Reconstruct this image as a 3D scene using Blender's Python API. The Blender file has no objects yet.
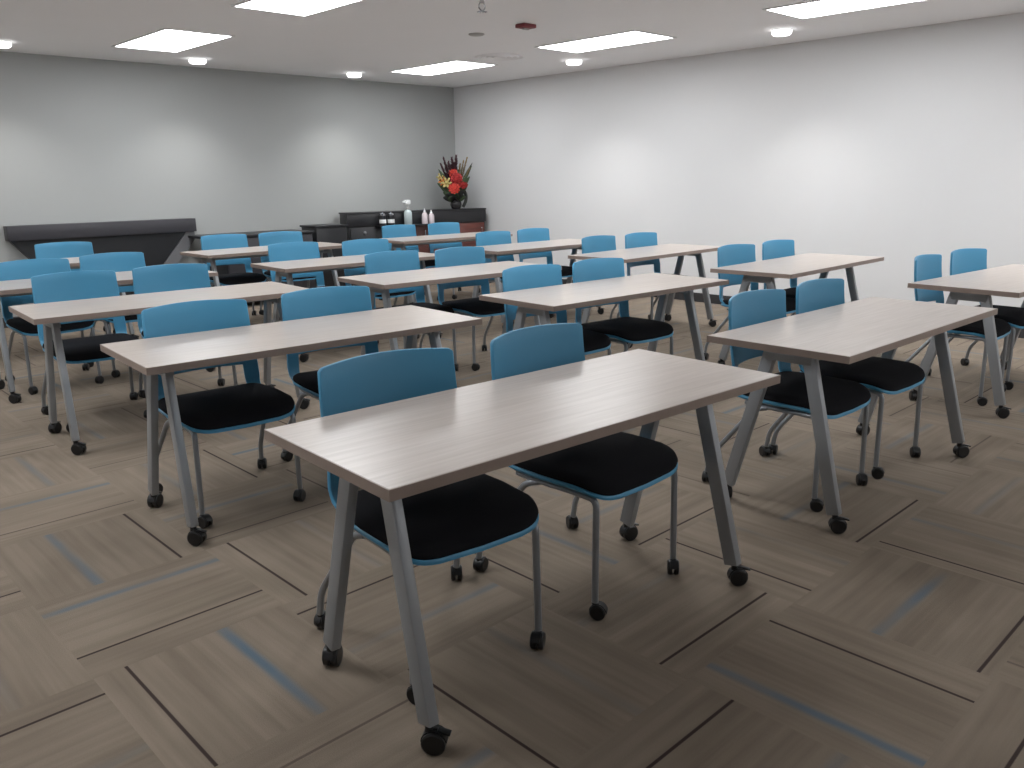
import bpy, bmesh, math, random
from mathutils import Vector, Matrix
random.seed(7)
PI = math.pi
scene = bpy.context.scene
COL = scene.collection

# ------------------------------------------------------------------ materials
def srgb(r, g, b):
    def f(c):
        c /= 255.0
        return c / 12.92 if c <= 0.04045 else ((c + 0.055) / 1.055) ** 2.4
    return (f(r), f(g), f(b), 1.0)

def new_mat(name, col, rough=0.5, metal=0.0, spec=0.5, noise=0.0, nscale=20.0, bump=0.0, bscale=200.0):
    m = bpy.data.materials.new(name); m.use_nodes = True
    nt = m.node_tree; b = nt.nodes['Principled BSDF']
    b.inputs['Roughness'].default_value = rough
    b.inputs['Metallic'].default_value = metal
    b.inputs['Specular IOR Level'].default_value = spec
    tc = nt.nodes.new('ShaderNodeTexCoord')
    n = nt.nodes.new('ShaderNodeTexNoise'); n.inputs['Scale'].default_value = nscale
    nt.links.new(tc.outputs['Object'], n.inputs['Vector'])
    mx = nt.nodes.new('ShaderNodeMix'); mx.data_type = 'RGBA'
    mx.inputs['A'].default_value = tuple(c * (1 - noise) for c in col[:3]) + (1,)
    mx.inputs['B'].default_value = tuple(min(1, c * (1 + noise)) for c in col[:3]) + (1,)
    nt.links.new(n.outputs['Fac'], mx.inputs['Factor'])
    nt.links.new(mx.outputs['Result'], b.inputs['Base Color'])
    if bump:
        n2 = nt.nodes.new('ShaderNodeTexNoise'); n2.inputs['Scale'].default_value = bscale
        nt.links.new(tc.outputs['Object'], n2.inputs['Vector'])
        bp = nt.nodes.new('ShaderNodeBump'); bp.inputs['Strength'].default_value = bump
        bp.inputs['Distance'].default_value = 0.002
        nt.links.new(n2.outputs['Fac'], bp.inputs['Height'])
        nt.links.new(bp.outputs['Normal'], b.inputs['Normal'])
    return m

def emit_mat(name, col, strength):
    m = bpy.data.materials.new(name); m.use_nodes = True
    nt = m.node_tree; nt.nodes.remove(nt.nodes['Principled BSDF'])
    e = nt.nodes.new('ShaderNodeEmission'); e.inputs['Color'].default_value = col
    e.inputs['Strength'].default_value = strength
    nt.links.new(e.outputs[0], nt.nodes['Material Output'].inputs[0])
    return m

def laminate(name, c1, c2, rough):
    m = bpy.data.materials.new(name); m.use_nodes = True
    nt = m.node_tree; b = nt.nodes['Principled BSDF']
    tc = nt.nodes.new('ShaderNodeTexCoord'); oi = nt.nodes.new('ShaderNodeObjectInfo')
    mp = nt.nodes.new('ShaderNodeMapping'); mp.inputs['Scale'].default_value = (1.6, 34, 8)
    nt.links.new(tc.outputs['Object'], mp.inputs['Vector'])
    n = nt.nodes.new('ShaderNodeTexNoise'); n.noise_dimensions = '4D'
    n.inputs['Scale'].default_value = 2.2; n.inputs['Detail'].default_value = 5
    n.inputs['Distortion'].default_value = 0.4
    ml = nt.nodes.new('ShaderNodeMath'); ml.operation = 'MULTIPLY'; ml.inputs[1].default_value = 40
    nt.links.new(oi.outputs['Random'], ml.inputs[0]); nt.links.new(ml.outputs[0], n.inputs['W'])
    nt.links.new(mp.outputs[0], n.inputs['Vector'])
    cr = nt.nodes.new('ShaderNodeValToRGB')
    cr.color_ramp.elements[0].position = 0.32; cr.color_ramp.elements[0].color = c1
    cr.color_ramp.elements[1].position = 0.66; cr.color_ramp.elements[1].color = c2
    nt.links.new(n.outputs['Fac'], cr.inputs['Fac']); nt.links.new(cr.outputs[0], b.inputs['Base Color'])
    b.inputs['Roughness'].default_value = rough
    b.inputs['Specular IOR Level'].default_value = 0.62
    return m

M = {}
M['laminate'] = laminate('grey_oak_laminate', srgb(174, 162, 153), srgb(189, 178, 170), 0.28)
M['edge'] = new_mat('edge_band', srgb(138, 122, 113), 0.45, noise=0.08, nscale=30)
M['silver'] = new_mat('silver_paint', srgb(150, 153, 156), 0.38, metal=0.35, noise=0.02)
M['tube'] = new_mat('silver_tube', srgb(146, 150, 155), 0.32, metal=0.55, noise=0.02)
M['blue'] = new_mat('blue_plastic', srgb(72, 145, 183), 0.42, noise=0.015, nscale=6, bump=0.05, bscale=600)
M['fabric'] = new_mat('black_fabric', srgb(30, 30, 33), 0.95, spec=0.1, noise=0.25, nscale=300, bump=0.3, bscale=900)
M['caster'] = new_mat('black_caster', srgb(19, 19, 21), 0.4, noise=0.05)
M['chrome'] = new_mat('chrome', srgb(190, 192, 196), 0.15, metal=1.0)
M['wall_white'] = new_mat('white_wall_paint', srgb(217, 217, 218), 0.7, spec=0.2, noise=0.008, nscale=3, bump=0.05, bscale=300)
M['wall_grey'] = new_mat('grey_wall_paint', srgb(167, 169, 168), 0.7, spec=0.2, noise=0.008, nscale=3, bump=0.05, bscale=300)
M['ceiling'] = new_mat('ceiling_paint', srgb(243, 243, 245), 0.9, spec=0.1, noise=0.01, nscale=2)
M['base'] = new_mat('dark_baseboard', srgb(52, 51, 53), 0.5, noise=0.05)
M['charcoal'] = new_mat('charcoal_laminate', srgb(56, 55, 60), 0.45, noise=0.06, nscale=12)
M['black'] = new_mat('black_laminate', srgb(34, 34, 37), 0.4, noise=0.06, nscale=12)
M['cherry'] = laminate('cherry_wood', srgb(70, 30, 24), srgb(104, 52, 42), 0.35)
M['panel'] = emit_mat('panel_diffuser', (0.965, 0.985, 1.0, 1), 9.4)
M['lamp'] = emit_mat('lamp_disc', (1.0, 0.99, 0.975, 1), 3.2)
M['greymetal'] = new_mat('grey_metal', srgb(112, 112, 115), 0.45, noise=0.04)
M['trimwhite'] = new_mat('white_trim', srgb(225, 225, 225), 0.5, noise=0.01)
M['red'] = new_mat('red_plastic', srgb(120, 44, 50), 0.5, noise=0.03)
M['greyplastic'] = new_mat('grey_plastic', srgb(170, 168, 166), 0.5, noise=0.02)
M['whiteplastic'] = new_mat('white_plastic', srgb(232, 234, 234), 0.35, noise=0.01)
M['teal'] = new_mat('pale_teal_plastic', srgb(176, 188, 190), 0.25, noise=0.02)
M['pink'] = new_mat('pale_pink_plastic', srgb(204, 192, 196), 0.3, noise=0.02)
M['vase'] = new_mat('dark_vase', srgb(38, 36, 38), 0.25, noise=0.1)
M['redpetal'] = new_mat('red_petal', srgb(160, 40, 40), 0.7, noise=0.25, nscale=40)
M['orangepetal'] = new_mat('orange_petal', srgb(196, 62, 50), 0.7, noise=0.2, nscale=40)
M['yellowpetal'] = new_mat('yellow_petal', srgb(184, 168, 108), 0.6, noise=0.15, nscale=40)
M['amberpetal'] = new_mat('amber_petal', srgb(190, 120, 60), 0.6, noise=0.2, nscale=40)
M['leaf'] = new_mat('green_leaf', srgb(66, 82, 56), 0.55, noise=0.2, nscale=30)
M['darkleaf'] = new_mat('dark_leaf', srgb(50, 52, 50), 0.5, noise=0.15, nscale=30)
M['plume'] = new_mat('purple_plume', srgb(98, 68, 76), 0.9, noise=0.2, nscale=60)
M['reed'] = new_mat('tan_reed', srgb(150, 128, 88), 0.8, noise=0.2, nscale=60)

def carpet():
    m = bpy.data.materials.new('carpet_tiles'); m.use_nodes = True
    nt = m.node_tree; b = nt.nodes['Principled BSDF']; L = nt.links.new
    def N(t, **k):
        n = nt.nodes.new(t)
        for a, v in k.items(): setattr(n, a, v)
        return n
    def math_(op, a, b2=None, c=None):
        n = N('ShaderNodeMath', operation=op)
        for i, v in enumerate((a, b2, c)):
            if v is None: continue
            if isinstance(v, (int, float)): n.inputs[i].default_value = v
            else: L(v, n.inputs[i])
        return n.outputs[0]
    uv = N('ShaderNodeUVMap', uv_map='tile')
    sp = N('ShaderNodeSeparateXYZ'); L(uv.outputs[0], sp.inputs[0])
    across, along = sp.outputs['X'], sp.outputs['Y']       # metres inside the tile
    def attr(nm):
        a = N('ShaderNodeAttribute', attribute_type='GEOMETRY', attribute_name=nm); return a.outputs['Fac']
    rnd, off, boff, bst = attr('rnd'), attr('dark_off'), attr('blue_off'), attr('blue_amt')
    dst = attr('dark_amt')
    # stripes running along the tile
    cv = N('ShaderNodeCombineXYZ')
    L(math_('MULTIPLY', across, 38.0), cv.inputs[0]); L(math_('MULTIPLY', along, 1.3), cv.inputs[1])
    L(math_('MULTIPLY', rnd, 60.0), cv.inputs[2])
    ns = N('ShaderNodeTexNoise'); ns.inputs['Scale'].default_value = 1.0; ns.inputs['Detail'].default_value = 4
    L(cv.outputs[0], ns.inputs['Vector'])
    cv2 = N('ShaderNodeCombineXYZ')
    L(math_('MULTIPLY', across, 6.0), cv2.inputs[0]); L(math_('MULTIPLY', along, 2.2), cv2.inputs[1])
    L(math_('MULTIPLY', rnd, 31.0), cv2.inputs[2])
    nb = N('ShaderNodeTexNoise'); nb.inputs['Scale'].default_value = 1.0; nb.inputs['Detail'].default_value = 2
    L(cv2.outputs[0], nb.inputs['Vector'])
    mixv = math_('ADD', math_('MULTIPLY', ns.outputs['Fac'], 0.5), math_('MULTIPLY', nb.outputs['Fac'], 0.5))
    cr = N('ShaderNodeValToRGB')
    cr.color_ramp.elements[0].position = 0.36; cr.color_ramp.elements[0].color = srgb(115, 104, 92)
    cr.color_ramp.elements[1].position = 0.64; cr.color_ramp.elements[1].color = srgb(134, 122, 109)
    L(mixv, cr.inputs['Fac'])
    # per-tile value shift
    hsv = N('ShaderNodeHueSaturation')
    L(cr.outputs[0], hsv.inputs['Color']); L(math_('ADD', math_('MULTIPLY', rnd, 0.12), 0.94), hsv.inputs['Value'])
    # soft blue line
    db = math_('ABSOLUTE', math_('SUBTRACT', across, boff))
    bmask = N('ShaderNodeMapRange', interpolation_type='SMOOTHSTEP')
    L(db, bmask.inputs['Value']); bmask.inputs['From Min'].default_value = 0.030; bmask.inputs['From Max'].default_value = 0.002
    bn = N('ShaderNodeMapRange'); L(nb.outputs['Fac'], bn.inputs['Value'])
    bn.inputs['From Min'].default_value = 0.30; bn.inputs['From Max'].default_value = 0.60
    bf = math_('MULTIPLY', math_('MULTIPLY', bmask.outputs[0], bst), bn.outputs[0])
    mx = N('ShaderNodeMix', data_type='RGBA'); mx.inputs['B'].default_value = srgb(88, 104, 116)
    L(hsv.outputs[0], mx.inputs['A']); L(bf, mx.inputs['Factor'])
    # thin dark line
    dd = math_('ABSOLUTE', math_('SUBTRACT', across, off))
    dm = N('ShaderNodeMapRange', interpolation_type='SMOOTHSTEP')
    L(dd, dm.inputs['Value']); dm.inputs['From Min'].default_value = 0.0068; dm.inputs['From Max'].default_value = 0.0030
    mx2 = N('ShaderNodeMix', data_type='RGBA'); mx2.inputs['B'].default_value = srgb(44, 33, 33)
    L(mx.outputs['Result'], mx2.inputs['A']); L(math_('MULTIPLY', dm.outputs[0], dst), mx2.inputs['Factor'])
    # pile grain
    tc = N('ShaderNodeTexCoord'); g = N('ShaderNodeTexNoise'); g.inputs['Scale'].default_value = 330
    L(tc.outputs['Object'], g.inputs['Vector'])
    gm = N('ShaderNodeMapRange'); L(g.outputs['Fac'], gm.inputs['Value'])
    gm.inputs['To Min'].default_value = 0.84; gm.inputs['To Max'].default_value = 1.16
    mx3 = N('ShaderNodeVectorMath', operation='SCALE'); L(mx2.outputs['Result'], mx3.inputs[0]); L(gm.outputs[0], mx3.inputs['Scale'])
    L(mx3.outputs[0], b.inputs['Base Color'])
    bp = N('ShaderNodeBump'); bp.inputs['Strength'].default_value = 0.35; bp.inputs['Distance'].default_value = 0.004
    L(g.outputs['Fac'], bp.inputs['Height']); L(bp.outputs[0], b.inputs['Normal'])
    b.inputs['Roughness'].default_value = 0.95; b.inputs['Specular IOR Level'].default_value = 0.15
    return m
M['carpet'] = carpet()

# ------------------------------------------------------------------ mesh helpers
def finish(name, bm, mats, parent=None, smooth=True, angle=35):
    me = bpy.data.meshes.new(name)
    bmesh.ops.recalc_face_normals(bm, faces=bm.faces)
    if smooth:
        for f in bm.faces: f.smooth = True
        for e in bm.edges:
            if len(e.link_faces) == 2 and e.calc_face_angle(0) > math.radians(angle): e.smooth = False
    bm.to_mesh(me); bm.free()
    o = bpy.data.objects.new(name, me); COL.objects.link(o)
    for mt in (mats if isinstance(mats, (list, tuple)) else [mats]): me.materials.append(mt)
    if parent: o.parent = parent
    return o

def empty(name, loc=(0, 0, 0), rz=0):
    o = bpy.data.objects.new(name, None); COL.objects.link(o)
    o.location = loc; o.rotation_euler = (0, 0, rz); o.empty_display_size = 0.1
    return o

def tag(o, label=None, cat=None, group=None, kind=None):
    if label: o['label'] = label
    if cat: o['category'] = cat
    if group: o['group'] = group
    if kind: o['kind'] = kind
    return o

def copy_tree(o, parent=None):
    c = o.copy(); COL.objects.link(c); c.parent = parent
    for ch in list(o.children): copy_tree(ch, c)
    return c

def box(bm, x0, x1, y0, y1, z0, z1, bev=0.0, seg=2, mi=0):
    r = bmesh.ops.create_cube(bm, size=1.0, matrix=Matrix.Translation(((x0 + x1) / 2, (y0 + y1) / 2, (z0 + z1) / 2)) @ Matrix.Diagonal((x1 - x0, y1 - y0, z1 - z0, 1)))
    vs = r['verts']
    es = list({e for v in vs for e in v.link_edges})
    fs = list({f for v in vs for f in v.link_faces})
    for f in fs: f.material_index = mi
    if bev: bmesh.ops.bevel(bm, geom=es, offset=bev, segments=seg, affect='EDGES', profile=0.5)

def rect_bar(bm, p, q, w, d, xdir=(1, 0, 0), bev=0.004):
    """rectangular bar from p to q; w along xdir, d across"""
    p, q = Vector(p), Vector(q); ax = (q - p).normalized(); xd = Vector(xdir)
    xd = (xd - ax * xd.dot(ax)).normalized(); yd = ax.cross(xd)
    mid = (p + q) / 2; L = (q - p).length
    mt = Matrix.Identity(4)
    for i in range(3):
        mt[i][0] = xd[i] * w; mt[i][1] = yd[i] * d; mt[i][2] = ax[i] * L; mt[i][3] = mid[i]
    r = bmesh.ops.create_cube(bm, size=1.0, matrix=mt)
    es = list({e for v in r['verts'] for e in v.link_edges})
    if bev: bmesh.ops.bevel(bm, geom=es, offset=bev, segments=2, affect='EDGES', profile=0.5)

def smooth_path(pts, rad, n=5):
    pts = [Vector(p) for p in pts]; out = [pts[0]]
    for i in range(1, len(pts) - 1):
        a, b, c = pts[i - 1], pts[i], pts[i + 1]
        r = min(rad, (b - a).length * .48, (c - b).length * .48)
        s = b + (a - b).normalized() * r; e = b + (c - b).normalized() * r
        for k in range(n + 1):
            t = k / n; out.append(s * (1 - t) ** 2 + b * 2 * t * (1 - t) + e * t * t)
    out.append(pts[-1]); return out

def tube(bm, pts, r, seg=10, bend=0.0, radii=None):
    P = smooth_path(pts, bend) if bend else [Vector(p) for p in pts]
    rings = []; up = None
    for i, p in enumerate(P):
        t = (P[min(i + 1, len(P) - 1)] - P[max(i - 1, 0)]).normalized()
        if up is None:
            up = t.orthogonal().normalized()
        up = (up - t * up.dot(t)).normalized(); s = t.cross(up)
        rr = radii[i] if radii else r
        rings.append([bm.verts.new(p + (up * math.cos(a) + s * math.sin(a)) * rr) for a in (2 * PI * k / seg for k in range(seg))])
    for a, b in zip(rings, rings[1:]):
        for k in range(seg): bm.faces.new((a[k], a[(k + 1) % seg], b[(k + 1) % seg], b[k]))
    bm.faces.new(rings[0][::-1]); bm.faces.new(rings[-1])

def lathe(bm, prof, seg=20, c=(0, 0, 0), mi=0, axis='z'):
    rings = []
    for r, z in prof:
        ring = []
        for k in range(seg):
            a = 2 * PI * k / seg
            if axis == 'z': v = (c[0] + r * math.cos(a), c[1] + r * math.sin(a), c[2] + z)
            else: v = (c[0] + z, c[1] + r * math.cos(a), c[2] + r * math.sin(a))
            ring.append(bm.verts.new(v))
        rings.append(ring)
    fs = []
    for a, b in zip(rings, rings[1:]):
        for k in range(seg): fs.append(bm.faces.new((a[k], a[(k + 1) % seg], b[(k + 1) % seg], b[k])))
    fs.append(bm.faces.new(rings[0][::-1])); fs.append(bm.faces.new(rings[-1]))
    for f in fs: f.material_index = mi

# ------------------------------------------------------------------ room
XW, YW, HC = 7.905, 9.356, 2.60
X0, Y0 = -1.35, -2.45
T = 0.602; GX, GY = 0.585, 1.765

def build_floor():
    rs = random.Random(11)
    known = {(1, 1): .09, (0, 0): .09, (0, 2): .51, (1, -1): .07, (2, 0): .11, (3, -1): .12, (2, -2): .445, (4, -2): .07, (1, 3): .53,
             (0, 1): .145, (-1, 0): .505, (-1, 2): .145, (1, 0): .51, (2, -1): .10, (1, -2): .46, (4, -1): .06, (3, -2): .04, (3, 0): .04, (2, -3): .46}
    blue_known = {(0, 2): (.215, .9), (0, 1): (.49, .7), (0, 0): (.385, 1.), (2, -2): (.10, .9), (3, -2): (.33, 1.), (3, -1): (.40, .5)}
    bm = bmesh.new(); uvl = bm.loops.layers.uv.new('tile')
    fl = {n: bm.faces.layers.float.new(n) for n in ('rnd', 'dark_off', 'blue_off', 'blue_amt', 'dark_amt')}
    i0, i1 = math.floor((X0 - GX) / T), math.ceil((XW - GX) / T)
    j0, j1 = math.floor((Y0 - GY) / T), math.ceil((YW - GY) / T)
    cache = {}
    def V(x, y):
        k = (round(x, 4), round(y, 4))
        if k not in cache: cache[k] = bm.verts.new((x, y, 0))
        return cache[k]
    for i in range(i0, i1):
        for j in range(j0, j1):
            xa, xb = max(X0, GX + i * T), min(XW, GX + (i + 1) * T)
            ya, yb = max(Y0, GY + j * T), min(YW, GY + (j + 1) * T)
            f = bm.faces.new((V(xa, ya), V(xb, ya), V(xb, yb), V(xa, yb)))
            vert = (i + j) % 2 == 0
            for l in f.loops:
                u = l.vert.co.x - (GX + i * T); v = l.vert.co.y - (GY + j * T)
                l[uvl].uv = (u, v) if vert else (v, u)
            d = rs.uniform(.05, .14); hi = rs.random() < .45
            d = known.get((i, j), T - d if hi else d)
            bo = d + .31 if d < .3 else d - .31
            ba = rs.uniform(0.15, .8)
            if (i, j) in blue_known: bo, ba = blue_known[(i, j)]
            f[fl['rnd']] = rs.random(); f[fl['dark_off']] = d; f[fl['blue_off']] = bo; f[fl['blue_amt']] = ba
            f[fl['dark_amt']] = 0.9 if (i, j) in known else rs.uniform(.25, .85)
    o = finish('floor', bm, M['carpet'], smooth=False)
    tag(o, kind='structure')
build_floor()

def struct(name, x0, x1, y0, y1, z0, z1, mat, bev=0):
    bm = bmesh.new(); box(bm, x0, x1, y0, y1, z0, z1, bev)
    o = finish(name, bm, mat, smooth=False); tag(o, kind='structure'); return o
struct('wall_right', XW, XW + .12, Y0 - .12, YW + .12, 0, HC, M['wall_white'])
struct('wall_back', X0 - .12, XW, YW, YW + .12, 0, HC, M['wall_grey'])
struct('wall_left', X0 - .12, X0, Y0 - .12, YW, 0, HC, M['wall_white'])
struct('wall_front', X0, XW, Y0 - .12, Y0, 0, HC, M['wall_white'])
struct('ceiling', X0 - .12, XW + .12, Y0 - .12, YW + .12, HC, HC + .1, M['ceiling'])
struct('baseboard_right', XW - .012, XW, Y0, YW, 0, .10, M['base'], .003)
struct('baseboard_back', X0, XW - .012, YW - .012, YW, 0, .10, M['base'], .003)

# ------------------------------------------------------------------ ceiling fixtures
def panel_light(x, y, label):
    t = empty('ceiling_light', (x, y, HC)); tag(t, label, 'ceiling light', 'recessed rectangular light panels')
    bm = bmesh.new(); w, l, f = .305, .61, .022
    for a in ((-w, -w + f, -l, l), (w - f, w, -l, l), (-w + f, w - f, -l, -l + f), (-w + f, w - f, l - f, l)):
        box(bm, *a, -.008, 0)
    finish('frame', bm, M['trimwhite'], t, smooth=False)
    bm = bmesh.new(); box(bm, -w + f, w - f, -l + f, l - f, -.005, -.001)
    finish('diffuser', bm, M['panel'], t, smooth=False)
for x, y, lb in (
        (3.32, 7.79, 'lit rectangular ceiling panel at upper left, in front of the grey back wall'),
        (3.32, 5.40, 'lit rectangular ceiling panel cut by the top edge, left of the sprinkler'),
        (6.42, 7.79, 'lit rectangular ceiling panel nearest the corner of the two walls'),
        (6.42, 5.40, 'lit rectangular ceiling panel right of the red ceiling strobe'),
        (6.44, 2.98, 'lit rectangular ceiling panel at upper right, cut by the top edge'),
        (3.32, 3.0, 'added rectangular fill panel above the nearest tables, out of frame'),  # this and the panels below: unseen, added to raise the room brightness
        (0.22, 7.79, 'added rectangular fill panel beyond the left edge, by the back wall'),
        (0.22, 5.40, 'added rectangular fill panel beyond the left edge, mid room'),
        (0.22, 3.0, 'added rectangular fill panel beyond the left edge, near the viewer'),
        (6.44, 0.58, 'added rectangular fill panel beyond the upper right, behind the view'),
        (3.32, -1.78, 'added rectangular fill panel well behind the viewer, by the front wall'),
        (6.44, -1.78, 'added rectangular fill panel behind the viewer in the right front corner')):
    panel_light(x, y, lb)

def downlight(x, y, label, tgt):
    t = empty('downlight', (x, y, HC)); tag(t, label, 'downlight', 'round recessed downlights')
    bm = bmesh.new()
    n = 28; R1, R2 = .088, .078
    rings = [[bm.verts.new((r * math.cos(2 * PI * k / n), r * math.sin(2 * PI * k / n), z)) for k in range(n)] for r, z in ((R1, 0), (R1 - .004, -.008), (R2, -.006), (R2, 0))]
    for a, b in zip(rings, rings[1:]):
        for k in range(n): bm.faces.new((a[k], a[(k + 1) % n], b[(k + 1) % n], b[k]))
    finish('trim_ring', bm, M['trimwhite'], t)
    bm = bmesh.new(); lathe(bm, [(R2 - .010, -.048), (R2 + .002, -.040), (R2 + .006, -.028), (R2 + .006, -.009)], 28)
    finish('lens', bm, M['lamp'], t)
    L = bpy.data.lights.new('downlight_lamp', 'SPOT'); L.energy = 40; L.spot_size = math.radians(112); L.spot_blend = 0.9
    L.shadow_soft_size = .07; L.color = (1, .985, .965)
    o = bpy.data.objects.new('downlight_lamp', L); COL.objects.link(o); o.parent = t; o.location = (0, 0, -.06)
for x, y, lb in (
        (2.19, 8.73, 'small round downlight at the left edge, above the wall ledge'),
        (3.97, 8.73, 'small round downlight left of centre, between two light panels'),
        (5.88, 8.76, 'small round downlight above the black counter'),
        (7.12, 6.40, 'small round downlight between the two centre light panels and the white wall'),
        (7.11, 3.96, 'small round downlight below the upper right light panel'),
        (7.11, 1.5, 'added round fill downlight beyond the right edge by the white wall')):  # unseen downlight, added for extra brightness
    downlight(x, y, lb, None)

# sprinkler
t = empty('sprinkler', (4.12, 4.55, HC)); tag(t, 'chrome fire sprinkler hanging from the ceiling at the top edge', 'sprinkler')
bm = bmesh.new(); lathe(bm, [(.05, 0), (.052, -.006), (.03, -.014), (.014, -.016)], 24); finish('escutcheon', bm, M['chrome'], t)
bm = bmesh.new(); lathe(bm, [(.014, -.01), (.014, -.05), (.018, -.052), (.018, -.062), (.006, -.064)], 12)
for s in (-1, 1): tube(bm, [(s * .012, 0, -.06), (s * .03, 0, -.075), (s * .028, 0, -.095), (0.002 * s, 0, -.112)], .0045, 6, .01)
finish('frame', bm, M['chrome'], t)
bm = bmesh.new()
for k in range(10):
    a = 2 * PI * k / 10
    rect_bar(bm, (.006 * math.cos(a), .006 * math.sin(a), -.114), (.036 * math.cos(a), .036 * math.sin(a), -.118), .009, .003, (-math.sin(a), math.cos(a), 0), 0)
lathe(bm, [(.014, -.111), (.014, -.116)], 12)
finish('deflector', bm, M['chrome'], t)

t = empty('fire_strobe', (5.19, 5.20, HC)); tag(t, 'dark red fire alarm strobe on the ceiling', 'fire alarm')
bm = bmesh.new(); box(bm, -.07, .07, -.055, .055, -.030, -.0005, .006); finish('body', bm, M['red'], t)
bm = bmesh.new(); box(bm, -.03, .03, -.014, .014, -.042, -.030, .003); finish('strobe_lens', bm, M['greyplastic'], t)
bm = bmesh.new(); lathe(bm, [(.07, 0), (.07, -.006), (.06, -.012)], 28)
tag(finish('sprinkler_cover', bm, M['greyplastic']), 'faint round cover plate on the ceiling below the chrome sprinkler', 'cover plate').location = (5.19, 5.81, HC)
t = empty('air_diffuser', (6.30, 6.70, HC)); tag(t, 'faint round air diffuser in the ceiling beyond the red strobe', 'air vent')
bm = bmesh.new()
for r in (.26, .20, .14, .08):
    n = 36; rr = [[bm.verts.new((q * math.cos(2 * PI * k / n), q * math.sin(2 * PI * k / n), z)) for k in range(n)] for q, z in ((r, -.002), (r - .01, -.014), (r - .035, -.004), (r - .035, -.002))]
    for a, b in zip(rr, rr[1:] + rr[:1]):
        for k in range(n): bm.faces.new((a[k], a[(k + 1) % n], b[(k + 1) % n], b[k]))
finish('vent_cone', bm, M['ceiling'], t)

# ------------------------------------------------------------------ casters
def caster_bm(r, w, stem_r, stem_top, brake=False, rot=0.0, off=.012):
    """origin = floor point under the stem; trailing wheel offset in -y before rotation"""
    bm = bmesh.new()
    for s in (-1, 1):
        prof = [(r * .25, s * .003), (r * .9, s * .003), (r, s * .006), (r, s * (w / 2 - .003)), (r * .86, s * w / 2), (r * .3, s * w / 2)]
        lathe(bm, prof, 18, (0, -off, r), axis='x')
    # hood
    n = 9; rows = []
    for x in (-w * .3, w * .3):
        for rad in (r * 1.08,):
            rows.append([bm.verts.new((x, -off + rad * math.cos(a), r + rad * math.sin(a))) for a in (PI * (0.02 + .92 * k / n) for k in range(n + 1))])
            rows.append([bm.verts.new((x, -off + (rad - .005) * math.cos(a), r + (rad - .005) * math.sin(a))) for a in (PI * (0.02 + .92 * k / n) for k in range(n + 1))])
    for k in range(n):
        bm.faces.new((rows[0][k], rows[0][k + 1], rows[2][k + 1], rows[2][k]))
        bm.faces.new((rows[1][k], rows[3][k], rows[3][k + 1], rows[1][k + 1]))
        bm.faces.new((rows[0][k], rows[1][k], rows[1][k + 1], rows[0][k + 1]))
        bm.faces.new((rows[2][k], rows[2][k + 1], rows[3][k + 1], rows[3][k]))
    lathe(bm, [(stem_r, r * 1.02), (stem_r * 1.25, r * 1.9), (stem_r * 1.1, stem_top)], 12, (0, 0, 0))
    if brake:
        rect_bar(bm, (0, -off - r * .3, r * 2.02), (0, -off - r * 1.35, r * 1.75), .02, .006, (1, 0, 0), .002)
        rect_bar(bm, (0, r * .2, r * 2.0), (0, -off - r * .3, r * 2.02), .012, .008, (1, 0, 0), .002)
    bmesh.ops.rotate(bm, verts=bm.verts, cent=(0, 0, 0), matrix=Matrix.Rotation(rot, 3, 'Z'))
    return bm

# ------------------------------------------------------------------ table
TL, TW, TH, TT = 1.524, .61, .737, .028
def make_table():
    t = empty('folding_table')
    bm = bmesh.new(); box(bm, -TL / 2 + .003, TL / 2 - .003, -TW / 2 + .003, TW / 2 - .003, TH - TT, TH, .0012, 1)
    top = finish('tabletop', bm, M['laminate'], t)
    bm = bmesh.new(); a, b, e = TL / 2, TW / 2, .003
    for q in ((-a, a, -b, -b + e), (-a, a, b - e, b), (-a, -a + e, -b + e, b - e), (a - e, a, -b + e, b - e)):
        box(bm, *q, TH - TT, TH - .0008)
    eb = finish('edge_banding', bm, M['edge'], top, smooth=False); eb['label'] = 'darker edge band around the top'
    # under-frame
    bm = bmesh.new()
    box(bm, -.60, .60, -.03, .03, TH - TT - .045, TH - TT - .005, .003)
    finish('support_beam', bm, M['silver'], t)
    for sx in (-1, 1):
        bm = bmesh.new(); x = sx * .625
        box(bm, x - .03, x + .03, -.12, .12, TH - TT - .012, TH - TT, .002)
        box(bm, x - .022, x + .022, -.10, .10, TH - TT - .06, TH - TT - .012, .004)
        finish('leg_bracket', bm, M['silver'], t)
    k = 0
    for sx in (-1, 1):
        for sy in (-1, 1):
            bm = bmesh.new()
            p0 = (sx * .628, sy * .082, TH - TT - .02); p1 = (sx * .643, sy * .242, .072)
            rect_bar(bm, p0, p1, .032, .054, (1, 0, 0), .005)
            lg = finish('leg', bm, M['silver'], t)
            bm = caster_bm(.031, .046, .010, .085, True, rot=[.7, 2.3, .9, 1.3][k])
            c = finish('caster', bm, M['caster'], lg); c.location = (sx * .645, sy * .247, 0)
            k += 1
    return t

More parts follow.
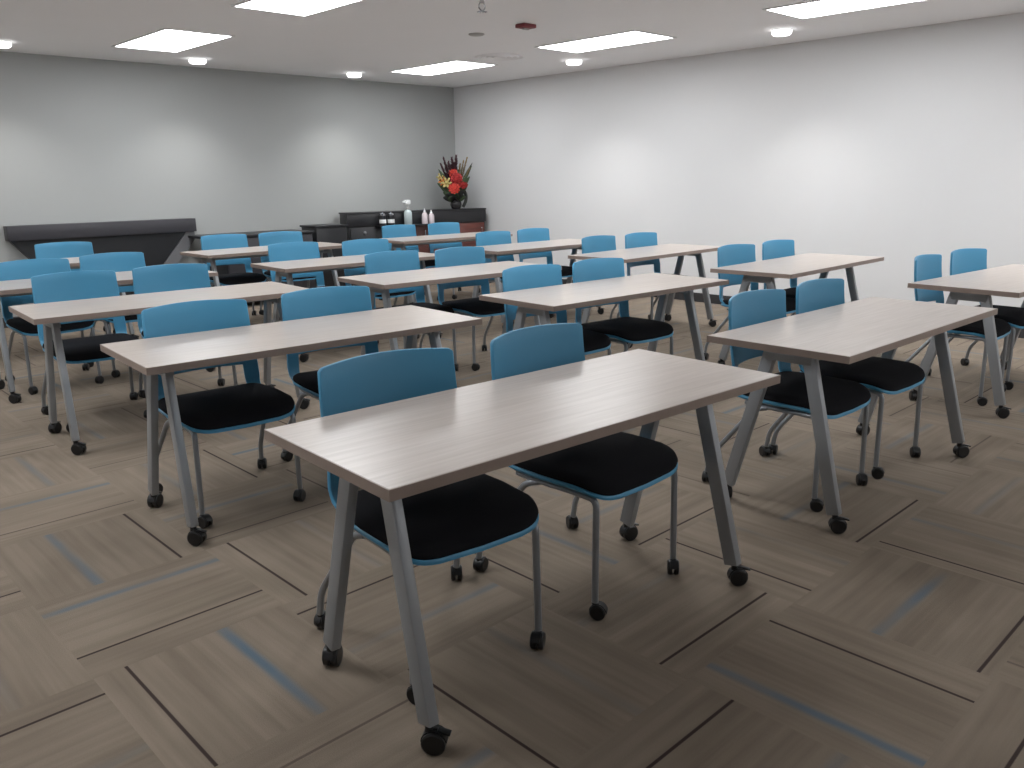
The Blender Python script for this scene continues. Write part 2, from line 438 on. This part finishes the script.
# ------------------------------------------------------------------ chair (front = -y)
def seat_outline(grow=0.0, n=44):
    """superellipse-like rounded trapezoid"""
    pts = []
    for k in range(n):
        a = 2 * PI * k / n
        c, s = math.cos(a), math.sin(a)
        e = .27
        x = math.copysign(abs(c) ** e, c); y = math.copysign(abs(s) ** e, s)
        hw = .224 + .020 * (1 - max(0, -y) ** 2.2)           # slightly wider towards the back
        if y > 0: hw -= .020 * y * y
        yy = -.054 + y * .220
        if y < 0: yy -= .008 * (1 - x * x) * (-y)           # slightly bowed front edge
        pts.append((x * (hw + grow), yy + y * grow))
    return pts
def seat_z(x, y):
    z = .432
    z += .009 * max(0, (abs(x) - .10) / .14) ** 2           # gentle dish
    if y < -.17: z -= 2.0 * (-.17 - y) ** 2                 # waterfall front
    if y > .05: z += .35 * (y - .05) ** 2
    return z
def loft_seat(levels, closed_top_dome=0.0):
    """levels: list of (grow, dz)"""
    bm = bmesh.new(); rings = []
    for g, dz in levels:
        rings.append([bm.verts.new((x, y, seat_z(x, y) + dz)) for x, y in seat_outline(g)])
    n = len(rings[0])
    for a, b in zip(rings, rings[1:]):
        for k in range(n): bm.faces.new((a[k], a[(k + 1) % n], b[(k + 1) % n], b[k]))
    def cap(ring, dz, dome):
        prev = ring
        for s in (.8, .55, .28):
            cur = []
            for v in ring:
                x, y = v.co.x * s, -.054 + (v.co.y + .054) * s
                cur.append(bm.verts.new((x, y, seat_z(x, y) + dz + dome * (1 - s * s))))
            for k in range(n): bm.faces.new((prev[k], prev[(k + 1) % n], cur[(k + 1) % n], cur[k]))
            prev = cur
        bm.faces.new(prev)
    cap(rings[0], levels[0][1], 0); cap(rings[-1], levels[-1][1], closed_top_dome)
    return bm

def back_bm():
    bm = bmesh.new()
    us = [-1, -.985, -.95, -.89, -.82, -.74, -.6, -.4, -.2, 0, .2, .4, .6, .74, .82, .89, .95, .985, 1]
    def pt(u, row):
        a = abs(u); sg = 1 if u >= 0 else -1
        if row <= 6:                                            # panel rows top -> bottom
            t = row / 6
            corner = 0 if a < .93 else .010 * (((a - .93) / .07) ** 2.4)
            ztop = .862 - .010 * a * a - corner; zbot = .555 - .012 * (1 - a * a) * 0
            z = ztop + (zbot - ztop) * t
            hw = .232 + .010 * t
            y = .232 - .055 * u * u - .030 * t * t
            y += .012 * (1 - t)
            return Vector((u * hw, y, z))
        s = (row - 6) / 7                                       # arms running down and forward
        hw = .242 + .006 * s - .012 * s * s
        base = Vector((u * hw, .202 - .055 * u * u, .555))
        ang = min(1, s)
        z = .555 - .115 * math.sin(ang * PI / 2) ** .9
        y = base.y - .004 * s - .115 * (1 - math.cos(ang * PI / 2)) ** 2.4
        x = u * hw + sg * (.006 * s) - sg * (a - 1) * 0
        # arm narrows to a strip hugging the seat side and lies flatter there
        if s > .3: x = sg * (hw - (1 - a) * hw * (1 - .15 * s))
        return Vector((x, y, z))
    grid = {}
    for r in range(14):
        for k, u in enumerate(us):
            if r > 6 and abs(u) < .73: continue
            grid[r, k] = bm.verts.new(pt(u, r))
    for r in range(13):
        for k in range(len(us) - 1):
            q = [(r, k), (r, k + 1), (r + 1, k + 1), (r + 1, k)]
            if all(p in grid for p in q):
                if r >= 6 and (abs(us[k]) < .73 or abs(us[k + 1]) < .73): continue
                bm.faces.new([grid[p] for p in q])
    return bm

def make_chair():
    t = empty('stacking_chair')
    bm = back_bm(); o = finish('backrest', bm, M['blue'], t, angle=80)
    m = o.modifiers.new('solid', 'SOLIDIFY'); m.thickness = .013; m.offset = 0
    m = o.modifiers.new('bev', 'BEVEL'); m.width = .004; m.segments = 2; m.limit_method = 'ANGLE'; m.angle_limit = math.radians(50)
    bm = loft_seat([(.000, -.017), (.008, -.012), (.009, -.004), (.004, .001)])
    o = finish('seat_shell', bm, M['blue'], t, angle=60)
    bm = loft_seat([(-.004, .0005), (.006, .002), (.008, .010), (.004, .021), (-.006, .029), (-.024, .034)], .006)
    finish('seat_cushion', bm, M['fabric'], t, angle=60)
    bm = bmesh.new()
    for s in (-1, 1): tube(bm, [(s * .212, -.20, .404), (s * .215, .02, .404), (s * .205, .10, .404)], .0105, 10)
    tube(bm, [(-.216, -.06, .40), (.216, -.06, .40)], .009, 8)
    tube(bm, [(-.206, .09, .402), (.206, .09, .402)], .009, 8)
    finish('under_frame', bm, M['tube'], t)
    k = 0
    for s in (-1, 1):
        bm = bmesh.new()
        tube(bm, [(s * .212, -.16, .404), (s * .212, -.252, .402), (s * .218, -.256, .055)], .0112, 12, .03)
        lg = finish('leg', bm, M['tube'], t)
        c = finish('caster', caster_bm(.0265, .040, .008, .07, False, [.4, -.9][k]), M['caster'], lg); c.location = (s * .218, -.256, 0)
        k += 1
    k = 0
    for s in (-1, 1):
        bm = bmesh.new()
        tube(bm, [(s * .215, -.01, .400), (s * .222, .045, .385), (s * .255, .236, .135), (s * .258, .25, .055)], .0112, 12, .035)
        lg = finish('leg', bm, M['tube'], t)
        c = finish('caster', caster_bm(.0265, .040, .008, .07, False, [1.9, 2.6][k]), M['caster'], lg); c.location = (s * .258, .25, 0)
        k += 1
    return t

table0 = make_table(); chair0 = make_chair()
R = math.radians
tables = [  # key, x, y, deg, where
 ('A', 1.737, 1.655, -2.9, 'nearest table in the foreground, grey wood-look top on silver A-shaped legs'),
 ('D', 3.674, 1.561, -1.2, 'grey wood-look table right of the nearest table, in the front row, seen end-on'),
 ('J', 5.862, 1.565, -5.0, 'grey wood-look table cut by the right edge of the picture, before the white wall'),
 ('B', 1.843, 3.252, -4.0, 'grey wood-look table directly behind the nearest table, left half of the room'),
 ('E', 3.855, 3.165, -3.0, 'grey wood-look table in the middle of the second row, centre of the room'),
 ('I', 5.856, 2.986, 1.1, 'grey wood-look table at the right of the second row, end against the white wall'),
 ('C', 1.879, 4.798, -3.3, 'grey wood-look table at left of the third row, corner near the left edge'),
 ('F', 3.809, 4.558, -4.0, 'grey wood-look table in the middle of the third row'),
 ('H', 5.99, 4.47, 1.5, 'grey wood-look table at the right of the third row, by the white wall'),
 ('M', 1.930, 6.235, -3.0, 'grey wood-look table cut by the left edge, mostly hidden behind blue chair backs'),
 ('G', 3.878, 5.947, -3.0, 'grey wood-look table in the middle of the fourth row, left of centre'),
 ('P', 5.885, 5.77, -2.5, 'grey wood-look table at right of the fourth row, before the flower corner'),
 ('N', 1.97, 7.86, -2.0, 'grey wood-look table nearest the wall ledge, almost hidden by blue chairs'),
 ('K', 4.001, 7.609, 0.3, 'grey wood-look table in the middle of the rearmost row, before the low black credenza'),
 ('L', 6.10, 7.45, -3.0, 'grey wood-look table of the rearmost row, right in front of the cherry counter'),
]
first = True
for k, x, y, d, lb in tables:
    t = table0 if first else copy_tree(table0); first = False
    t.location = (x, y, 0); t.rotation_euler = (0, 0, R(d))
    tag(t, lb, 'table', 'wheeled grey wood-look training tables')

chairs = [  # x, y of backrest chord, rotation, where
 (1.443, 2.04, -6.5, 'left one of the two at the nearest table'),
 (2.068, 2.01, 1.0, 'right one of the two at the nearest table'),
 (1.528, 3.611, -4.0, 'left one at the table directly behind the nearest table'),
 (2.176, 3.581, -8.0, 'right one at the table directly behind the nearest table'),
 (3.400, 1.920, -1.0, 'left one at the table just right of the nearest table'),
 (3.964, 1.900, -1.5, 'right one at the table just right of the nearest table'),
 (3.572, 3.530, -4.0, 'left one at the centre table of the second row'),
 (4.140, 3.490, -4.0, 'right one at the centre table of the second row'),
 (1.582, 5.460, -5.0, 'left one at the third-row table near the left edge'),
 (2.150, 5.420, -9.0, 'right one at the third-row table near the left edge'),
 (3.646, 5.060, -3.0, 'left one at the middle table of the third row'),
 (4.191, 4.928, -5.0, 'right one at the middle table of the third row'),
 (3.664, 6.520, -4.0, 'left one at the middle table of the fourth row'),
 (4.254, 6.299, -5.0, 'right one at the middle table of the fourth row'),
 (5.769, 4.870, 1.0, 'left one at the third-row table by the white wall'),
 (6.321, 4.821, -1.0, 'right one at the third-row table by the white wall'),
 (5.630, 3.390, -4.0, 'left one at the second-row table by the white wall'),
 (6.209, 3.363, -2.0, 'right one at the second-row table by the white wall'),
 (5.605, 1.99, 2.0, 'left one at the table cut by the right edge'),
 (6.215, 1.95, -9.0, 'right one at the table cut by the right edge'),
 (3.791, 8.120, -6.0, 'left one before the low black credenza'),
 (4.368, 8.027, -9.0, 'right one before the low black credenza'),
 (5.859, 7.980, -2.0, 'left one before the counter, under the canisters'),
 (6.475, 7.908, -3.0, 'right one before the counter, under the pink bottles'),
 (1.660, 6.62, -2.0, 'leftmost one at the table cut by the left edge'),
 (2.232, 6.72, -2.0, 'right one at the table cut by the left edge'),
 (2.363, 8.350, -12.0, 'single one in front of the charcoal wall ledge'),
 (5.668, 6.15, 0.0, 'left one at the fourth-row table by the white wall'),
 (6.238, 6.155, 0.0, 'right one at the fourth-row table by the white wall'),
]
first = True
for x, y, d, w in chairs:
    t = chair0 if first else copy_tree(chair0); first = False
    a = R(d); t.location = (x + .18 * math.sin(a), y - .18 * math.cos(a), 0); t.rotation_euler = (0, 0, a)
    tag(t, 'blue-backed chair with black seat, ' + w, 'chair', 'blue-backed training chairs on casters')

# ------------------------------------------------------------------ back wall furniture
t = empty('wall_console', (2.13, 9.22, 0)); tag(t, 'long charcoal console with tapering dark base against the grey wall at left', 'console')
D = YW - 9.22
bm = bmesh.new(); box(bm, 0, 1.86, 0, D - .001, .846, .987, .003); finish('top', bm, M['charcoal'], t)
def prism_xz(bm, pts, y0, y1):
    a = [bm.verts.new((x, y0, z)) for x, z in pts]; b = [bm.verts.new((x, y1, z)) for x, z in pts]; n = len(pts)
    bm.faces.new(a); bm.faces.new(b[::-1])
    for k in range(n): bm.faces.new((a[k], b[k], b[(k + 1) % n], a[(k + 1) % n]))
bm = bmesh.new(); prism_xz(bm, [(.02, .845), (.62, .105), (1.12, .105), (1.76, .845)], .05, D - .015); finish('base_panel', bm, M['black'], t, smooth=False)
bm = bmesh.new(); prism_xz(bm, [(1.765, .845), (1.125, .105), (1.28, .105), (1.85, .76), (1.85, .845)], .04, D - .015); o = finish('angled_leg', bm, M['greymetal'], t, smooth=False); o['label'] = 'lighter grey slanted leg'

t = empty('credenza', (3.90, 8.76, 0)); tag(t, 'low black credenza against the grey back wall behind two blue chairs', 'cabinet')
bm = bmesh.new(); box(bm, 0, 1.30, 0, .55, .775, .80, .003); finish('top', bm, M['black'], t)
bm = bmesh.new(); box(bm, .20, 1.29, .03, .55, .04, .774, .002); finish('body', bm, M['black'], t)
for i in range(2):
    bm = bmesh.new(); x = .215 + i * .535; box(bm, x, x + .525, .010, .029, .08, .765, .002); d = finish('door', bm, M['charcoal'], t)
    bm = bmesh.new(); hx = x + (.48 if i == 0 else .045); tube(bm, [(hx, .010, .50), (hx, -.012, .50), (hx, -.012, .62), (hx, .010, .62)], .005, 8, .008); finish('handle', bm, M['chrome'], d)

# corner counter, turned a little towards the room
def part(name, mat, parent, *a, bev=.003):
    bm = bmesh.new(); box(bm, *a, bev); return finish(name, bm, mat, parent)
t = empty('side_cabinet', (5.28, 8.86, 0)); tag(t, 'low black cabinet left of the corner counter', 'cabinet')
part('body', M['black'], t, .02, .44, .02, .36, 0, .825)
part('top', M['black'], t, 0, .46, 0, .37, .826, .848)
CA = math.radians(-12); CO = (7.80, 8.63)
def cw(x, y, z=0): return (CO[0] + x * math.cos(CA) - y * math.sin(CA), CO[1] + x * math.sin(CA) + y * math.cos(CA), z)
t = empty('counter', (CO[0], CO[1], 0), CA); tag(t, 'raised black and cherry counter across the far corner', 'counter')
part('body', M['black'], t, -1.98, 0, .025, .24, 0, .80)
part('raised_ledge', M['black'], t, -2.0, .01, .005, .25, .801, .955)
part('raised_top', M['black'], t, -2.01, .015, 0, .26, .956, .975)
part('worktop', M['black'], t, -1.62, -.62, -.15, .004, .79, .805)
for x0, x1 in ((-1.30, -.88), (-.87, -.45), (-.44, -.02)):
    p = part('door', M['cherry'], t, x0, x1, .004, .024, .06, .785); p['label'] = 'reddish cherry wood door'
    bm = bmesh.new(); tube(bm, [(x1 - .05, .004, .60), (x1 - .05, -.016, .60), (x1 - .05, -.016, .72), (x1 - .05, .004, .72)], .005, 8, .008); finish('handle', bm, M['chrome'], p)
p = part('door', M['black'], t, -1.96, -1.31, .004, .024, .06, .785)
bm = bmesh.new(); lathe(bm, [(.02, 0), (.02, .012), (.014, .016)], 18); bmesh.ops.rotate(bm, verts=bm.verts, cent=(0, 0, 0), matrix=Matrix.Rotation(PI / 2, 3, 'X')); bmesh.ops.translate(bm, verts=bm.verts, vec=(-1.77, .003, .72)); finish('knob', bm, M['greymetal'], p)

# things on the counter worktop
WZ = .806
def canister(x, y, lb, first=None):
    if first: t = copy_tree(first); t.location = (x, y, WZ); tag(t, lb); return t
    t = empty('canister', (x, y, WZ)); tag(t, lb, 'canister', 'dark canisters on the counter')
    bm = bmesh.new(); lathe(bm, [(.040, 0), (.043, .004), (.043, .125), (.038, .13)], 20); finish('body', bm, M['black'], t)
    bm = bmesh.new(); lathe(bm, [(.040, .131), (.040, .15), (.012, .156), (.012, .168)], 20); finish('lid', bm, M['chrome'], t)
    bm = bmesh.new(); lathe(bm, [(.0435, .03), (.0445, .031), (.0445, .075), (.0435, .076)], 20); finish('label_band', bm, M['whiteplastic'], t)
    return t
c0 = canister(*cw(-1.555, -.08)[:2], 'dark canister with a pale band, left one on the black counter')
canister(*cw(-1.44, -.08)[:2], 'dark canister with a pale band, right one on the black counter', c0)
t = empty('pump_bottle', cw(-1.20, -.08, WZ)); tag(t, 'tall pale sanitizer pump bottle with white pump head on the counter', 'bottle')
bm = bmesh.new(); lathe(bm, [(.048, 0), (.052, .006), (.052, .15), (.040, .175), (.02, .19)], 22); finish('bottle_body', bm, M['teal'], t)
bm = bmesh.new(); lathe(bm, [(.020, .19), (.022, .192), (.022, .215), (.008, .22), (.008, .26)], 14); finish('collar', bm, M['greyplastic'], t)
bm = bmesh.new(); box(bm, -.045, .035, -.022, .022, .255, .31, .008); box(bm, -.075, -.04, -.01, .01, .275, .295, .004); finish('pump_head', bm, M['whiteplastic'], t)
def squeeze(x, y, lb, first=None, s=1.0):
    if first: t = copy_tree(first); t.location = (x, y, WZ); t.scale = (1, 1, s); tag(t, lb); return t
    t = empty('spray_bottle', (x, y, WZ)); tag(t, lb, 'bottle', 'pale pink bottles on the counter')
    bm = bmesh.new(); lathe(bm, [(.034, 0), (.038, .005), (.038, .11), (.03, .135), (.014, .15)], 20); finish('bottle_body', bm, M['pink'], t)
    bm = bmesh.new(); lathe(bm, [(.016, .151), (.016, .168), (.008, .172), (.005, .20)], 14); finish('cap', bm, M['whiteplastic'], t)
    return t
s0 = squeeze(*cw(-.965, -.085)[:2], 'pale pink bottle with pointed white cap, left of the pair on the counter')
squeeze(*cw(-.865, -.075)[:2], 'shorter pale pink bottle, right of the pair on the counter', s0, .88)

# ------------------------------------------------------------------ flower arrangement
FX, FY, FZ = 7.45, 8.835, .976
t = empty('flower_arrangement', (FX, FY, FZ)); tag(t, 'tall red, orange and yellow flower arrangement in a dark vase on the counter', 'flower arrangement')
bm = bmesh.new(); lathe(bm, [(.05, 0), (.062, .008), (.078, .05), (.072, .09), (.048, .12), (.042, .14), (.052, .152), (.045, .152), (.036, .138)], 24)
finish('vase', bm, M['vase'], t)
bm = bmesh.new(); tube(bm, [(.11, -.02, .02), (.155, -.03, .10), (.16, -.03, .18), (.12, -.02, .26), (.05, 0, .24)], .022, 8, .06)
finish('drooping_branch', bm, M['darkleaf'], t)
def bloom(name, c, r, mat, petals=3, n=11, tilt=(0, -1, .3)):
    bm = bmesh.new(); rs = random.Random(hash(name) % 97 + int(c[2] * 1000))
    for layer in range(petals):
        rr = r * (1 - layer * .24); lift = .15 + .30 * layer
        for k in range(n):
            a = 2 * PI * (k + .5 * layer) / n + rs.uniform(-.1, .1); wv = .42 * rr
            d = Vector((math.cos(a), math.sin(a), 0)); s = Vector((-math.sin(a), math.cos(a), 0)); up = Vector((0, 0, 1))
            pr = [(0, 0), (.45, .5), (.8, .5), (1, .2)]
            prev = None
            for q, w in pr:
                p = d * rr * q * math.cos(lift) + up * (rr * q * math.sin(lift) + rr * .2 * q * q + layer * .006)
                cur = (bm.verts.new(p - s * wv * w - s * .001), bm.verts.new(p + s * wv * w + s * .001))
                if prev: bm.faces.new((prev[0], cur[0], cur[1], prev[1]))
                prev = cur
    bmesh.ops.create_uvsphere(bm, u_segments=10, v_segments=6, radius=r * .3, matrix=Matrix.Translation((0, 0, r * .3)))
    q = Vector((0, 0, 1)).rotation_difference(Vector(tilt).normalized())
    bmesh.ops.transform(bm, verts=bm.verts, matrix=Matrix.Translation(c) @ q.to_matrix().to_4x4())
    o = finish(name, bm, mat, t)
    m = o.modifiers.new('solid', 'SOLIDIFY'); m.thickness = .003
    bm = bmesh.new(); tube(bm, [(0, 0, .12), Vector(c) * .6 + Vector((0, 0, .02)), Vector(c)], .004, 6, .05)
    finish('stem', bm, M['leaf'], o); return o
# camera-right in the room frame is roughly (+.72,-.69)
def cr(u, z, dep=0): return (u * .72 + dep * .69, -u * .69 + dep * .72, z)
tl = (-.69, -.72, .35)
bloom('red_flower', cr(.02, .39, -.06), .085, M['redpetal'], tilt=tl)
bloom('orange_flower', cr(-.01, .265, -.10), .080, M['orangepetal'], tilt=tl)
bloom('orange_flower', cr(-.02, .46, 0), .065, M['orangepetal'], tilt=tl)
bloom('red_flower', cr(.10, .32, -.04), .070, M['redpetal'], tilt=(-.4, -.8, .3))
bloom('yellow_lily', cr(-.11, .34, -.08), .075, M['yellowpetal'], 1, 6, tilt=(-.8, -.5, .4))
bloom('amber_lily', cr(-.16, .36, -.04), .065, M['amberpetal'], 1, 6, tilt=(-.9, -.3, .4))
bloom('yellow_lily', cr(-.20, .42, .0), .055, M['yellowpetal'], 1, 6, tilt=(-.9, -.3, .5))
def blade(name, c, w, mat, droop=0.0, n=7, base=(0, 0, .11)):
    bm = bmesh.new(); a = Vector(base); b = Vector(c); d = b - a
    side = d.cross(Vector((.69, .72, 0))).normalized()
    mid = (a + b) / 2 + Vector((0, 0, d.length * .12))
    prev = None
    for k in range(n + 1):
        s = k / n; p = a * (1 - s) ** 2 + mid * 2 * s * (1 - s) + b * s * s
        p.z -= droop * s * s
        ww = 1.6 * w * math.sin(PI * min(.97, .08 + .9 * s)) ** .8 * .5
        cur = (bm.verts.new(p - side * ww), bm.verts.new(p + Vector((.004, .004, 0))), bm.verts.new(p + side * ww))
        if prev:
            bm.faces.new((prev[0], cur[0], cur[1], prev[1])); bm.faces.new((prev[1], cur[1], cur[2], prev[2]))
        prev = cur
    o = finish(name, bm, mat, t, angle=80); m = o.modifiers.new('solid', 'SOLIDIFY'); m.thickness = .003
for u, z, dp, w, mt in ((.23, .56, -.05, .035, 'leaf'), (.17, .44, -.1, .04, 'leaf'), (-.22, .52, -.02, .035, 'leaf'), (-.25, .43, .02, .035, 'darkleaf'),
                        (-.16, .22, -.12, .05, 'leaf'), (-.20, .28, -.02, .04, 'leaf'), (.12, .24, -.12, .05, 'darkleaf'), (.17, .32, .0, .045, 'leaf'),
                        (.05, .52, -.05, .035, 'leaf'), (-.07, .55, .04, .035, 'darkleaf'), (-.12, .20, -.14, .04, 'darkleaf'), (.24, .60, -.04, .022, 'darkleaf'), (.03, .20, -.15, .05, 'leaf'), (-.03, .36, -.06, .05, 'darkleaf'), (.07, .44, .04, .05, 'leaf'),
                        (-.10, .14, -.10, .06, 'leaf'), (-.17, .15, -.04, .06, 'darkleaf'), (.13, .16, -.06, .06, 'leaf'), (-.05, .16, -.16, .06, 'darkleaf'), (-.24, .34, -.04, .05, 'leaf'), (.02, .14, -.14, .05, 'darkleaf'), (.20, .42, -.06, .045, 'leaf')):
    blade('leaf', cr(u, z, dp), w, M[mt])
def plume(name, c, r, mat, base=(0, 0, .12)):
    bm = bmesh.new(); a = Vector(base); b = Vector(c); rs = random.Random(int(c[2] * 777))
    tube(bm, [a, a.lerp(b, .5) + Vector((0, 0, .01)), b], .003, 5)
    d = (b - a).normalized()
    for k in range(150):
        s = .45 + .55 * k / 150; p = a.lerp(b, s); an = rs.uniform(0, 2 * PI)
        o1 = d.orthogonal().normalized(); o2 = d.cross(o1)
        e = p + (o1 * math.cos(an) + o2 * math.sin(an)) * r * (1.15 - s) * 1.9 + d * r * .5
        sd = (e - p).cross(d).normalized() * .012
        v = [bm.verts.new(q) for q in (p - sd, p + sd, e)]; bm.faces.new(v)
    finish(name, bm, mat, t, smooth=False)
for u, z, dp, r, mt in ((-.04, 0.66, .02, 0.062, 'plume'), (.02, 0.69, .03, 0.062, 'plume'), (-.15, 0.67, .0, 0.044, 'plume'), (-.19, 0.59, .02, 0.044, 'plume'), (-.09, 0.61, .06, 0.062, 'plume'), (-.01, 0.59, .06, 0.069, 'plume'), (-.05, 0.56, .03, 0.069, 'plume'), (-.12, 0.55, .05, 0.062, 'plume'),
                        (.17, 0.67, -.02, 0.025, 'reed'), (.12, 0.63, .0, 0.025, 'reed'), (.20, 0.53, -.06, 0.030, 'reed'), (.07, 0.59, .04, 0.030, 'reed')):
    plume('plume' if mt == 'plume' else 'dried_reed', cr(u, z, dp), r, M[mt])

# ------------------------------------------------------------------ camera
Rr = math.radians(43.7395); pitch, roll = 0.244046, 0.014147
cp, sp = math.cos(pitch), math.sin(pitch)
fwd = Vector((0, cp, -sp)); up0 = Vector((0, sp, cp)); rt0 = Vector((1, 0, 0))
rt = rt0 * math.cos(roll) - up0 * math.sin(roll); up = rt0 * math.sin(roll) + up0 * math.cos(roll)
Rz = Matrix.Rotation(-Rr, 3, 'Z'); fwd, rt, up = Rz @ fwd, Rz @ rt, Rz @ up
cam = bpy.data.cameras.new('camera'); co = bpy.data.objects.new('camera', cam); COL.objects.link(co)
mt = Matrix.Identity(4)
for i in range(3): mt[i][0] = rt[i]; mt[i][1] = up[i]; mt[i][2] = -fwd[i]
mt[2][3] = 1.3823; co.matrix_world = mt
cam.sensor_width = 36; cam.lens = 830.93 / 1024 * 36; cam.clip_start = .05
scene.camera = co

w = bpy.data.worlds.new('world'); scene.world = w; w.use_nodes = True
w.node_tree.nodes['Background'].inputs[0].default_value = (.5, .5, .5, 1); w.node_tree.nodes['Background'].inputs[1].default_value = 0.05
scene.view_settings.view_transform = 'Standard'; scene.view_settings.look = 'None'
scene.view_settings.gamma = 1; scene.view_settings.use_curve_mapping = False
scene.view_settings.exposure = 0.75
